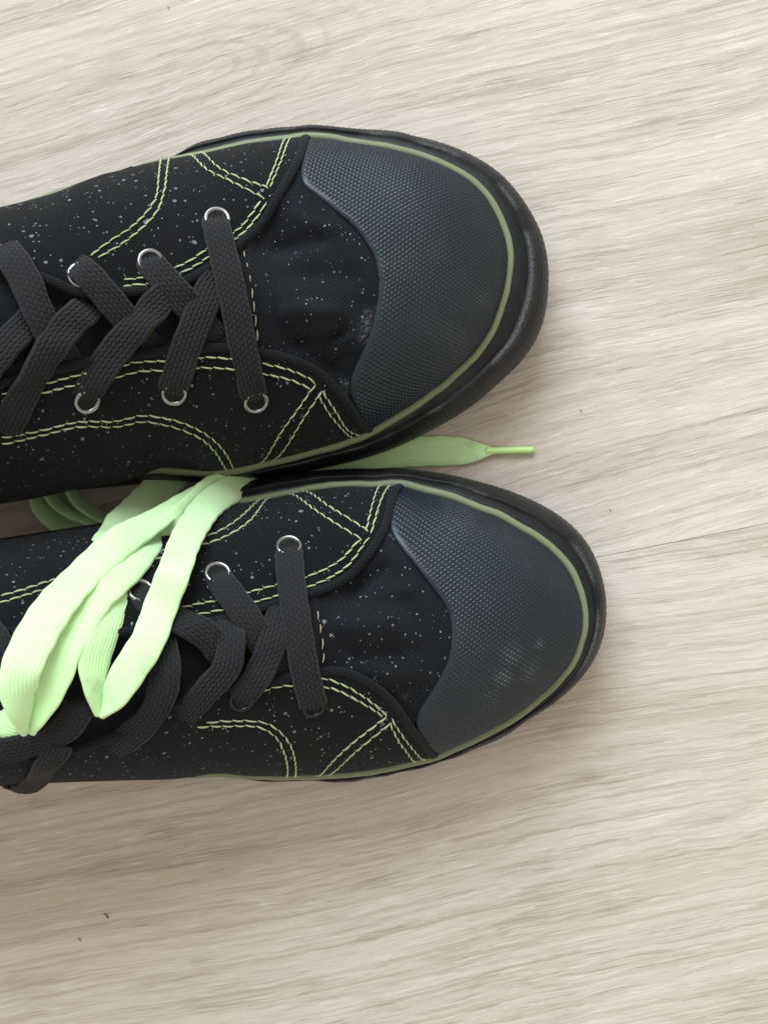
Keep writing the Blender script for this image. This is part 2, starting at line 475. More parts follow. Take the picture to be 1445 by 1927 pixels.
class Shoe:
    def __init__(s, d):
        s.d = d
        s.root = thing('sneaker', d['label'], 'sneaker', tuple(P(d['base'][0], d['base'][1], 0.0)), 'pair of black speckled sneakers')
        zs = 0.027
        st = np.array(d['stripe'], float)
        tg = unit(np.gradient(st, axis=0))
        st = st + np.stack([-tg[:, 1], tg[:, 0]], -1) * 13.0        # the upper starts inside the piping
        # edge of the upper: silhouette points carry their own height
        top = np.array(d['edge_top'], float); bot = np.array(d['edge_bot'], float)
        tip = int(st[:, 0].argmax())
        ct = np.vstack([np.array([P(a, b_, z * MM) for a, b_, z in top]), P(st[:tip + 1, 0], st[:tip + 1, 1], zs)])
        cb = np.vstack([np.array([P(a, b_, z * MM) for a, b_, z in bot]), P(st[tip:, 0], st[tip:, 1], zs)[::-1]])
        whole = catmull(np.vstack([ct, cb[::-1][1:]]), 0.0004)
        k = int(whole[:, 0].argmax())
        ct, cb = whole[:k + 1], whole[k:][::-1]
        s.xt = whole[k, 0] + 1e-5
        s.xl = max(ct[0, 0], cb[0, 0])
        mono = lambda c: c[np.concatenate([[True], np.diff(np.maximum.accumulate(c[:, 0])) > 1e-8])]
        s.ct, s.cb = mono(ct), mono(cb)
        cr = np.array(d['crown'], float)
        order = np.argsort(cr[:, 0])
        cx = P(cr[order, 0], 963, cr[order, 1] * MM)[:, 0]
        cz = cr[order, 1] * MM
        fine = catmull(np.stack([cx, cz], -1), 0.002)
        s.crx, s.crz = fine[:, 0], fine[:, 1]
        s.valley = None
        s.bumps = []
        # quarter edges as functions of x (for the sunken tongue)
        ea = s.to_param(s.hit(*zip(*d['q_top'])))
        eb = s.to_param(s.hit(*zip(*d['q_bot'])))
        s.ea, s.eb = ea, eb
        s.vx0 = s.hit([d['valley_x']], [d['valley_y']])[0, 0]

    def edges(s, x):
        x = np.clip(x, s.xl, s.xt)
        yt = np.interp(x, s.ct[:, 0], s.ct[:, 1]); zt = np.interp(x, s.ct[:, 0], s.ct[:, 2])
        yb = np.interp(x, s.cb[:, 0], s.cb[:, 1]); zb = np.interp(x, s.cb[:, 0], s.cb[:, 2])
        return yt, yb, zt, zb

    def S(s, x, phi, off=0.0, valley=0.0):
        """surface point for station x and girth angle phi (+ = far side), |phi|>90deg tucks under"""
        x = np.asarray(x, float); phi = np.asarray(phi, float)
        yt, yb, zt, zb = s.edges(x)
        c, w = (yt + yb) / 2, np.maximum((yt - yb) / 2, 1e-6)
        a = np.abs(phi); under = np.clip((a - math.pi / 2) / math.radians(30), 0, 1.5)
        t = np.sin(np.clip(phi, -math.pi / 2, math.pi / 2))
        side = np.sign(phi)
        ze = zt * (1 + t) / 2 + zb * (1 - t) / 2
        Z = np.interp(x, s.crx, s.crz)
        q = np.clip((x - (s.xt - 0.052)) / 0.052, 0, 1)
        h = np.maximum(Z - ze, 0.001) * (1 - q ** 2.8) ** 0.5
        z = ze + h * (1 - np.abs(t) ** 2.1) ** 0.60
        zlow = 0.0215
        z = np.where(under > 0, ze - under * np.maximum(ze - zlow, 0.002), z)
        y = c + w * t - side * under ** 1.5 * 0.0022 * (1 + 40 * np.maximum(ze - 0.028, 0) / 0.01 * 0.02)
        if s.bumps:
            for bx, by, br, bh in s.bumps:
                z = z + bh * np.exp(-((x - bx) ** 2 + (y - by) ** 2) / br ** 2)
        p = np.stack(np.broadcast_arrays(x, y, z), -1)
        if np.any(np.asarray(valley) != 0):
            p[..., 2] = p[..., 2] - valley
        if np.any(np.asarray(off) != 0):
            p = p + s.N(x, phi) * np.asarray(off)[..., None]
        return p

    def N(s, x, phi):
        e = 2e-4
        x0 = np.minimum(x, s.xt - 6e-4)
        dx = s.S(x0 + e, phi) - s.S(x0 - e, phi)
        ph = np.clip(phi, -1.52, 1.52)
        dp = s.S(x0, ph + 0.004) - s.S(x0, ph - 0.004)
        n = unit(np.cross(dx, dp))
        u = np.clip((np.abs(phi) - 1.45) / 0.3, 0, 1)[..., None]
        sd = np.stack([np.zeros_like(x0), np.sign(phi) + np.zeros_like(x0), np.zeros_like(x0)], -1)
        return unit(n * (1 - u) + sd * u)

    def hit(s, px, py, lift=0.0):
        """where the sight line through a photo pixel meets the upper raised by lift (m)"""
        px = np.asarray(px, float); py = np.asarray(py, float)
        lift = np.broadcast_to(np.asarray(lift, float), px.shape)
        zz = np.arange(0.125, 0.02, -0.0002)
        pts = P(px[:, None], py[:, None], zz[None])
        x, y = pts[..., 0], pts[..., 1]
        yt, yb, zt, zb = s.edges(x)
        c, w = (yt + yb) / 2, np.maximum((yt - yb) / 2, 1e-6)
        t = (y - c) / w
        ok = (np.abs(t) <= 1) & (x < s.xt)
        hz = s.S(x, np.arcsin(np.clip(t, -1, 1)))[..., 2] + lift[:, None]
        below = ok & (zz[None] <= hz)
        first = np.where(below.any(1), below.argmax(1), -1)
        out = np.empty((len(px), 3))
        for i, f in enumerate(first):
            if f >= 0:
                out[i] = pts[i, f]
            else:                                       # just outside: take the edge
                g = np.abs(np.abs(t[i]) - 1) + 5 * (x[i] > s.xt) + np.abs(zz - 0.032) * 4
                j = g.argmin()
                xx = min(x[i, j], s.xt - 1e-4)
                a = s.S(np.array(xx), np.array(math.copysign(math.pi / 2, t[i, j])))
                out[i] = a
        return out

    def to_param(s, p):
        yt, yb, zt, zb = s.edges(p[:, 0])
        t = (p[:, 1] - (yt + yb) / 2) / np.maximum((yt - yb) / 2, 1e-6)
        return np.stack([p[:, 0], np.arcsin(np.clip(t, -1, 1)) * R], -1)

    def trace(s, pts, step=0.0008, lift=0.0):
        """photo polyline -> smooth curve in panel space"""
        a = np.array(pts, float)
        return catmull(s.to_param(s.hit(a[:, 0], a[:, 1], lift)), step)

    def on(s, uv, off):
        return s.S(uv[:, 0], uv[:, 1] / R, off)

    def sink(s, x, phi):
        """depth of the tongue below the quarters' level"""
        pa = np.interp(x, s.ea[::-1, 0], s.ea[::-1, 1]) / R if s.ea[0, 0] > s.ea[-1, 0] else np.interp(x, s.ea[:, 0], s.ea[:, 1]) / R
        pb = np.interp(x, s.eb[::-1, 0], s.eb[::-1, 1]) / R if s.eb[0, 0] > s.eb[-1, 0] else np.interp(x, s.eb[:, 0], s.eb[:, 1]) / R
        k = np.clip(np.minimum(pa - phi, phi - pb) / 0.16 + 0.3, 0, 1)
        ramp = np.clip((s.vx0 - x) / 0.030, 0, 1)
        return (0.0042 * ramp * ramp * (3 - 2 * ramp)) * k * k * (3 - 2 * k)

    # ---- parts
    def base(s):
        nx, npi = 260, 150
        u = np.linspace(0, 1, nx)
        x = s.xl + (s.xt - s.xl) * (1 - (1 - u) ** 1.9)
        x[-1] = s.xt - 2e-6
        ph = np.radians(np.linspace(-118, 118, npi))
        X, PH = np.meshgrid(x, ph, indexing='ij')
        p = s.S(X, PH, 0.0, s.sink(X, PH))
        # soft creases of the worn canvas
        n1 = (np.sin(X * 420 + 7 * PH) * np.sin(PH * 6 + X * 160)) * 0.00035
        mask = np.exp(-((X - s.hit([s.d['crease'][0]], [s.d['crease'][1]])[0, 0]) / 0.018) ** 2) * np.cos(np.clip(PH, -1.57, 1.57))
        p[..., 2] += n1 * mask * 2.2
        for ax, ay, bx_, by_, wd, ht in s.d['folds']:
            A_, B_ = s.hit([ax, bx_], [ay, by_])[:, :2]
            q = p[..., :2] - A_; dv = B_ - A_
            tt = np.clip((q @ dv) / (dv @ dv), 0, 1)
            dd = np.linalg.norm(q - tt[..., None] * dv, axis=-1)
            p[..., 2] += 1.45 * ht * MM * np.exp(-(dd / (wd * MM)) ** 2)
        o = new_obj('vamp', p.reshape(-1, 3), grid_faces(nx, npi), M['vamp'], s.root)
        wear = np.zeros(nx * npi)
        q = p.reshape(-1, 3)
        for px, py, r, a in s.d['wear']:
            c = s.hit([px], [py])[0]
            wear = np.maximum(wear, a * np.exp(-((q - c) ** 2).sum(1) / (r * MM) ** 2))
        at = o.data.attributes.new('wear', 'FLOAT', 'POINT')
        at.data.foreach_set('value', wear.astype(np.float32))

    def panel(s, name, poly, step, thick, mat, label=None, lowoff=0.0):
        pts, f, be = panel_grid(poly, step)
        # rounded border: drop the outermost row
        up = s.on(pts, np.full(len(pts), thick))
        bv = np.unique(be)
        remap = np.full(len(pts), -1); remap[bv] = np.arange(len(bv)) + len(pts)
        low = s.on(pts[bv], np.full(len(bv), lowoff - 0.0006))
        sk = np.stack([be[:, 1], be[:, 0], remap[be[:, 0]], remap[be[:, 1]]], -1)
        o = new_obj(name, np.vstack([up, low]), np.vstack([f, sk]), mat, s.root)
        if label: o['label'] = label
        return o

    def quarter(s, edge_px, sign):
        e = s.trace(edge_px, 0.001)
        e = e[(e[:, 0] > s.xl + 0.0005)]
        lim = math.radians(116) * R * sign
        xs = np.arange(s.xl + 0.0005, e[0, 0], 0.001)
        poly = np.vstack([e, np.stack([xs, np.full(len(xs), lim)], -1)])
        s.panel('quarter', poly, 0.0011, 0.0016, M['canvas'])
        # bound edge
        c = s.on(e, np.full(len(e), 0.0013))
        c = smooth(c, 6)
        v, f = tube(c, 0.00128, 10, 0.85, s.N(e[:, 0], e[:, 1] / R))
        new_obj('binding', v, f, M['binding'], s.root)

    def seam(s, rows, mat, length=0.0031, gap=0.00025, rad=0.00024, off=0.0018):
        V, Fc = [], []
        nv = 0
        for row in rows:
            c = s.trace(row, 0.0002)
            p = s.on(c, np.full(len(c), off))
            n = s.N(c[:, 0], c[:, 1] / R)
            a = arclen(p)
            pos = 0.0003
            while pos + length * 0.5 < a[-1]:
                L = min(length * random.uniform(0.86, 1.12), a[-1] - pos)
                u = np.linspace(pos, pos + L, 6)
                q = np.stack([np.interp(u, a, p[:, k]) for k in range(3)], -1)
                nn = unit(np.stack([np.interp(u, a, n[:, k]) for k in range(3)], -1))
                sd = unit(np.cross(unit(np.gradient(q, axis=0)), nn))
                w = np.linspace(-1, 1, 6)
                q = q + sd * (w * random.uniform(0.00010, 0.00022))[:, None] + nn * ((1 - w ** 2) * 0.0003 - 0.00018)[:, None]
                rr = rad * np.array([0.65, 0.95, 1.08, 1.1, 0.95, 0.6]) * random.uniform(0.88, 1.15)
                v, f = tube(q, rr, 6, 1.0, nn)
                V.append(v); Fc += [tuple(i + nv for i in t) for t in f]; nv += len(v)
                # stray fibres
                if random.random() < 0.35:
                    st = q[random.randrange(6)]
                    dr = unit(np.array([random.uniform(-1, 1), random.uniform(-1, 1), random.uniform(0.1, 0.7)]))
                    ln = random.uniform(0.0006, 0.0018)
                    pp = np.array([st + dr * ln * k / 3 + np.array([0, 0, -0.0002]) * k * k / 9 for k in range(4)])
                    v, f = tube(pp, 0.00005, 3)
                    V.append(v); Fc += [tuple(i + nv for i in t) for t in f]; nv += len(v)
                pos += L + gap * random.uniform(0.7, 1.4)
        o = new_obj('stitching', np.vstack(V), Fc, mat, s.root)
        o['kind'] = 'stuff'

    def toe_cap(s):
        d = s.d
        rear = s.hit(*zip(*d['cap_rear']))
        rear = catmull(rear, 0.0006)
        st = np.array(d['stripe'], float)
        tg = unit(np.gradient(st, axis=0))
        st = st + np.stack([-tg[:, 1], tg[:, 0]], -1) * 10.0
        c0 = P(*d['cap_centre'], 0.045)[:2]
        # cap front border runs just under the stripe
        z0 = 0.027
        stw = catmull(P(st[:, 0], st[:, 1], z0), 0.0006)
        i0 = ((stw[:, :2] - rear[0, :2]) ** 2).sum(1).argmin()
        i1 = ((stw[:, :2] - rear[-1, :2]) ** 2).sum(1).argmin()
        front = stw[i0:i1 + 1]
        plan = np.vstack([front[:, :2], rear[::-1, :2]])
        # azimuthal flattening so that the moulded pattern keeps its size on the steep rim
        na, nr = 360, 240
        ang = np.linspace(-math.pi, math.pi, na, endpoint=False)
        rmax = 0.09
        r = np.linspace(0, rmax, nr)
        def H(xy):
            x, y = xy[..., 0], xy[..., 1]
            yt, yb, zt, zb = s.edges(x)
            t = (y - (yt + yb) / 2) / np.maximum((yt - yb) / 2, 1e-6)
            ins = (np.abs(t) < 1) & (x < s.xt)
            z = s.S(np.minimum(x, s.xt - 2e-6), np.arcsin(np.clip(t, -1, 1)))[..., 2]
            return np.where(ins, z, 0.027)
        xy = c0 + r[None, :, None] * np.stack([np.cos(ang), np.sin(ang)], -1)[:, None]
        hz = H(xy)
        ds = np.sqrt(np.diff(hz, axis=1) ** 2 + (r[1] - r[0]) ** 2)
        tab = np.concatenate([np.zeros((na, 1)), np.cumsum(ds, 1)], 1)
        def fwd(p):
            dxy = p - c0; rr = np.hypot(dxy[:, 0], dxy[:, 1]); th = np.arctan2(dxy[:, 1], dxy[:, 0])
            k = (th + math.pi) / (2 * math.pi) * na
            i = np.floor(k).astype(int); fr = k - i
            out = np.empty(len(p))
            for m_ in range(len(p)):
                a = np.interp(rr[m_], r, tab[i[m_] % na]); b_ = np.interp(rr[m_], r, tab[(i[m_] + 1) % na])
                out[m_] = a * (1 - fr[m_]) + b_ * fr[m_]
            return np.stack([np.cos(th) * out, np.sin(th) * out], -1)
        # inverse table on a regular flattened radius
        smax = 0.10; ns = 400
        sr = np.linspace(0, smax, ns)
        inv = np.stack([np.interp(sr, tab[i], r) for i in range(na)])
        def back(uv):
            rr = np.hypot(uv[:, 0], uv[:, 1]); th = np.arctan2(uv[:, 1], uv[:, 0])
            k = (th + math.pi) / (2 * math.pi) * na
            i = np.floor(k).astype(int); fr = k - i
            j = np.clip(rr / smax * (ns - 1), 0, ns - 1.001); jj = j.astype(int); jf = j - jj
            g = lambda a: inv[a % na, jj] * (1 - jf) + inv[a % na, jj + 1] * jf
            q = g(i) * (1 - fr) + g(i + 1) * fr
            return c0 + np.stack([np.cos(th) * q, np.sin(th) * q], -1)
        poly = fwd(resample(np.vstack([plan, plan[:1]]), 0.0008, 2))
        pts, f, be = panel_grid(poly, 0.00022)
        xyp = back(pts)
        z = H(xyp)
        # normals of the smooth dome
        e = 3e-4
        gx = (H(xyp + [e, 0]) - H(xyp - [e, 0])) / (2 * e); gy = (H(xyp + [0, e]) - H(xyp - [0, e])) / (2 * e)
        g = np.hypot(gx, gy); lim = np.minimum(1, 2.2 / np.maximum(g, 1e-9))
        nrm = unit(np.stack([-gx * lim, -gy * lim, np.ones_like(gx)], -1))
        # distance to the borders
        rp = fwd(rear[:, :2])
        dist = np.full(len(pts), 1.0)
        for a in range(0, len(pts), 4000):
            dist[a:a + 4000] = np.sqrt(((pts[a:a + 4000, None] - rp[None]) ** 2).sum(-1).min(1))
        th = 0.0011 * np.sqrt(np.clip(dist / 0.0012, 0, 1) * (2 - np.clip(dist / 0.0012, 0, 1)))
        # diamond relief
        ca = d['dia_ang']
        A1, A2 = math.radians(ca[0]), math.radians(ca[1])
        p1 = (pts[:, 0] * math.cos(A1) + pts[:, 1] * math.sin(A1)) / ca[2]
        p2 = (pts[:, 0] * math.cos(A2) + pts[:, 1] * math.sin(A2)) / ca[3]
        tri = lambda v: 1 - np.abs((v % 1.0) * 2 - 1)
        dm = np.minimum(tri(p1), tri(p2))
        dm = np.clip(dm * 1.15, 0, 1)
        amp = 0.00044 * np.clip((dist - 0.0009) / 0.0008, 0, 1)
        co = np.concatenate([xyp, z[:, None]], 1) + nrm * (th + dm * amp)[:, None]
        bv = np.unique(be)
        remap = np.full(len(pts), -1); remap[bv] = np.arange(len(bv)) + len(pts)
        low = np.concatenate([xyp[bv], z[bv][:, None]], 1) - nrm[bv] * 0.0012
        sk = np.stack([be[:, 1], be[:, 0], remap[be[:, 0]], remap[be[:, 1]]], -1)
        o = new_obj('toe_cap', np.vstack([co, low]), np.vstack([f, sk]), M['cap'], s.root)
        sc = np.zeros(len(co) + len(low))
        for px, py, r_, a_ in d['scuff']:
            cc = s.hit([px], [py])[0, :2]
            sc[:len(co)] = np.maximum(sc[:len(co)], a_ * np.exp(-((xyp - cc) ** 2).sum(1) / (r_ * MM) ** 2) * np.clip(dm * 1.4 - 0.3, 0, 1))
        at = o.data.attributes.new('scuff', 'FLOAT', 'POINT')
        at.data.foreach_set('value', sc.astype(np.float32))

    def sole(s):
        d = s.d
        st = np.array(d['stripe_full'], float)      # closed loop: (px, py)
        ring = P(st[:, 0], st[:, 1], 0.027)
        loop = catmull(np.vstack([ring[-3:], ring, ring[:3]]), 0.0004)
        # cut the overlap so the loop closes once
        a0 = ((loop[:700] - ring[0]) ** 2).sum(1).argmin()
        a1 = len(loop) - 700 + ((loop[-700:] - ring[0]) ** 2).sum(1).argmin()
        c = loop[a0:a1]
        n = len(c)
        cc = np.vstack([c[-8:], c, c[:8]])
        t = unit(np.gradient(smooth(cc, 4), axis=0))[8:-8]
        out = np.stack([t[:, 1], -t[:, 0], np.zeros(n)], -1)
        cen = c.mean(0)
        sgn = np.sign(((c - cen) * out).sum(1).sum())
        out *= sgn
        # how far the rubber stands out, read off the traced outer outline
        dst = np.full(n, np.nan)
        o2 = np.array(d['outer'], float); ow = catmull(P(o2[:, 0], o2[:, 1], 0.012), 0.0008)[:, :2]
        for i in range(n):
            rel = ow - c[i, :2]
            al = rel @ out[i, :2]; ac = rel @ t[i, :2]
            k = np.where((np.abs(ac) < 0.0012) & (al > 0.0006) & (al < 0.02))[0]
            if len(k): dst[i] = al[k].max()
        dst = np.where(np.isnan(dst), d.get('dflt', 0.003), dst)
        dst = np.concatenate([dst[-160:], dst, dst[:160]]); dst = smooth(dst, 110)[160:-160]
        s.dst = dst
        lift = 0.004 * np.clip((c[:, 0] - (s.xt - 0.05)) / 0.05, 0, 1) ** 1.5      # toe spring
        prof = [(-0.5, 0.0265, -0.002), (0, 0.0268, 0), (0.22, 0.0266, 0), (0.33, 0.0262, 0), (0.40, 0.0250, 0), (0.44, 0.0249, 0), (0.50, 0.0256, 0),
                (0.58, 0.0252, 0), (0.70, 0.0236, 0), (0.82, 0.0212, 0), (0.92, 0.018, 0), (0.98, 0.0145, 0), (1.0, 0.011, 0), (1.0, 0.0075, 0), (0.985, 0.004, 0),
                (0.96, 0.0015, 0), (0.9, 0.0004, 0), (0.5, 0.0002, 0)]
        rings = []
        al_ = np.arange(n) * 0.0004
        rib = np.sin(al_ * 2 * math.pi / 0.0016) * 0.00006
        wav = smooth(RNG.normal(0, 1, n), 60) * 0.0009
        for fr, z, add in prof:
            q = c + out * (fr * dst + add + (rib if fr > 0.75 else 0) + (wav * fr if 0.3 < fr < 0.9 else 0))[:, None]
            q[:, 2] = z + lift * np.clip(1 - z / 0.0265, 0, 1)
            rings.append(q)
        inner = cen + (c - cen) * 0.55; inner[:, 2] = 0.0004 + lift
        rings.append(inner)
        v = np.vstack(rings)
        f = grid_faces(len(rings), n, True)
        o = new_obj('sole', v, f[:, ::-1] if sgn > 0 else f, M['sole'], s.root)
        sc = np.zeros(len(v))
        rub = np.clip(smooth(RNG.normal(0, 1, n), 200) * 8 + 0.45, 0, 1) * np.clip((c[:, 0] - (s.xt - 0.085)) / 0.03, 0, 1)
        for ri, k_ in ((6, 0.42), (7, 0.12)):
            sc[ri * n:(ri + 1) * n] = rub * k_
        at = o.data.attributes.new('scuff', 'FLOAT', 'POINT')
        at.data.foreach_set('value', sc.astype(np.float32))
        # green piping on the ledge
        rr = []
        hw = 0.00120
        jit = smooth(RNG.normal(0, 1, n), 40) * 0.00035
        for w, z in ((-1.5, -0.0009), (-1.0, 0.0002), (-0.75, 0.00075), (-0.3, 0.00100), (0.3, 0.00100), (0.75, 0.00070), (1.0, 0.0001), (1.05, -0.0008)):
            q = c + out * (w * hw + jit)[:, None]; q[:, 2] = 0.0271 + z
            rr.append(q)
        new_obj('piping', np.vstack(rr), grid_faces(len(rr), n, True)[:, ::-1] if sgn > 0 else grid_faces(len(rr), n, True), M['stripe'], s.root)
        # footbed closing the shoe inside
        k = len(c)
        foot = cen + (c - cen) * 0.97; foot[:, 2] = 0.0235
        new_obj('footbed', np.vstack([foot, [[cen[0], cen[1], 0.0235]]]), [(i, (i + 1) % k, k) for i in range(k)], M['tongue'], s.root, False)
        # back of the upper, behind the throat
        back = np.where(c[:, 0] < s.xl + 0.004)[0]
        # order from one side round the heel to the other
        br = np.where(np.diff(back) > 1)[0]
        if len(br): back = np.concatenate([back[br[0] + 1:], back[:br[0] + 1]])
        b_ = c[back]; ob = out[back]
        m_ = len(back)
        u = np.linspace(0, 1, m_)
        yt, yb, zt, zb = s.edges(np.array([s.xl]))
        h = np.interp(u, [0, 0.12, 0.3, 0.5, 0.7, 0.88, 1], np.array([74, 72, 66, 80, 66, 72, 74]) * MM)
        rows = []
        for fr, ins in ((0.0, -0.0005), (0.3, 0.0026), (0.6, 0.0024), (0.9, -0.001), (1.0, -0.003), (1.02, -0.005), (0.98, -0.007), (0.5, -0.006), (0.0, -0.005)):
            q = b_ + ob * ins
            q[:, 2] = 0.0235 + fr * (h - 0.0235)
            rows.append(q)
        new_obj('heel_quarter', np.vstack(rows), grid_faces(len(rows), m_), M['canvas'], s.root)

    def eyelet(s, px, py, r=0.0037, mat='metal'):
        p = s.hit([px], [py], 0.0016)[0]
        uvp = s.to_param(p[None])[0]
        n = s.N(np.array([uvp[0]]), np.array([uvp[1] / R]))[0]
        c = s.S(np.array(uvp[0]), np.array(uvp[1] / R), np.array(0.0016))
        a1 = unit(np.cross(n, [0, 1, 0.0])); a2 = np.cross(n, a1)
        na = 36
        prof = [(1.0, 0.0), (0.97, 0.10), (0.9, 0.16), (0.8, 0.17), (0.71, 0.13), (0.65, 0.03), (0.62, -0.12)]
        V = []
        for fr, h in prof:
            for k in range(na):
                t = 2 * math.pi * k / na
                V.append(c + r * fr * (math.cos(t) * a1 + math.sin(t) * a2) + n * h * r)
        f = [tuple(q) for q in grid_faces(len(prof), na, True)]
        V.append(c + n * r * 0.02)
        o = new_obj('eyelet', V, f, M[mat], s.root)
        hv = [c + r * 0.66 * (math.cos(2 * math.pi * k / 24) * a1 + math.sin(2 * math.pi * k / 24) * a2) + n * 0.02 * r for k in range(24)]
        new_obj('eyelet_hole', hv, [tuple(range(24))], M['hole'], s.root, False).parent = s.root

    def strap(s, pts, width=0.0080, name='lace_strap', up=0.35):
        a = np.array([(q[0], q[1], q[2]) for q in pts], float)
        p = s.hit(a[:, 0], a[:, 1], a[:, 2] * MM)
        roll = np.array([q[3] if len(q) > 3 else 0.0 for q in pts])
        uvp = s.to_param(p)
        n = s.N(uvp[:, 0], uvp[:, 1] / R)
        n = unit(n + np.array([0, 0, up]))
        ribbon(name, p, n, roll + RNG.normal(0, 11, len(roll)) * np.concatenate([[0, 0.3], np.ones(max(0, len(roll) - 4)), [0.3, 0]])[:len(roll)], width * random.uniform(0.94, 1.04), 'braid', M['lace'], s.root)

def ribbon(name, pts, nrm, roll, width, kind, mat, parent, thick=0.00062, taper=None):
    rows_step = 0.00032 if kind == 'braid' else 0.00042
    full = np.hstack([pts, nrm, np.asarray(roll, float)[:, None]])
    if taper is not None: full = np.hstack([full, np.asarray(taper, float)[:, None]])
    c = catmull(full, rows_step)
    p = smooth(c[:, :3], 8)
    n0 = unit(smooth(c[:, 3:6], 20)); rl = np.radians(smooth(c[:, 6], 10))
    t = unit(np.gradient(p, axis=0))
    sd = unit(np.cross(t, n0)); nn = np.cross(sd, t)
    sd, nn = (sd * np.cos(rl)[:, None] + nn * np.sin(rl)[:, None], nn * np.cos(rl)[:, None] - sd * np.sin(rl)[:, None])
    u = arclen(p)
    nr = len(p)
    tp = np.ones(nr) if taper is None else np.clip(c[:, 7], 0.05, 5)
    if kind == 'braid':
        cols, cell, nc = 7, 0.0017, 50
    else:
        cols, cell, nc = 10, 0.0009, 41
    v = np.linspace(-1, 1, nc)
    body = thick * (1 - np.abs(v) ** 6.0) ** 0.5 * (0.45 if kind == 'braid' else 1) + 0.00010
    vv = (v + 1) / 2 * cols * 0.99999
    ci = np.floor(vv).astype(int); vf = vv - ci
    sg = np.where(ci % 2 == 0, 1.0, -1.0)
    def relief(side):
        a = u[:, None] / cell + ((vf - 0.5) * 0.75 + (ci % 2) * 0.5 + side * 0.3)[None]
        af = a - np.floor(a)
        if kind == 'braid':
            a = u[:, None] / cell + (sg * (vf - 0.5) * 0.55 + (ci % 2) * 0.5 + side * 0.3)[None]
            af = a - np.floor(a)
            hgt = np.sqrt(np.clip(1 - ((2 * vf - 1) ** 2)[None] * 0.85 - (2 * af - 1) ** 2 * 0.98, 0, 1))
            return hgt * 0.00052
        hgt = 0.55 * (np.sin(math.pi * np.clip(vf, 0.02, 0.98)) ** 0.7)[None] + 0.45 * np.sin(math.pi * af) ** 0.7
        rid = (0.5 + 0.5 * np.cos(v * math.pi * 3.5))[None]
        return hgt * 0.00024 + rid * 0.00003
    edge_fade = np.clip((1 - np.abs(v)) * 8, 0.25, 1)[None]
    half = (np.broadcast_to(width, (nr,)) / 2 * tp)[:, None] * (1 + 0.02 * np.sin(u / 0.0011)[:, None])
    wob = smooth(RNG.normal(0, 1, nr), 60)[:, None] * 0.0004
    # slight cupping so that it is not a flat card
    cup = (v[None] ** 2) * (-0.00035 + wob)
    topo = p[:, None] + sd[:, None] * (v[None] * half)[..., None] + nn[:, None] * ((body[None] + relief(0) * edge_fade) + cup)[..., None]
    boto = p[:, None] + sd[:, None] * (v[None, ::-1] * half)[..., None] + nn[:, None] * (-(body[None] + relief(1) * edge_fade) + cup)[..., None]
    ringv = np.concatenate([topo, boto], 1)
    m_ = ringv.shape[1]
    verts = ringv.reshape(-1, 3)
    f = grid_faces(nr, m_, True)
    caps = np.array([[i, i + 1, m_ - 2 - i, m_ - 1 - i] for i in range(nc - 1)])
    f = np.vstack([f[:, ::-1], caps, caps[:, ::-1] + (nr - 1) * m_])
    return new_obj(name, verts, f, mat, parent)

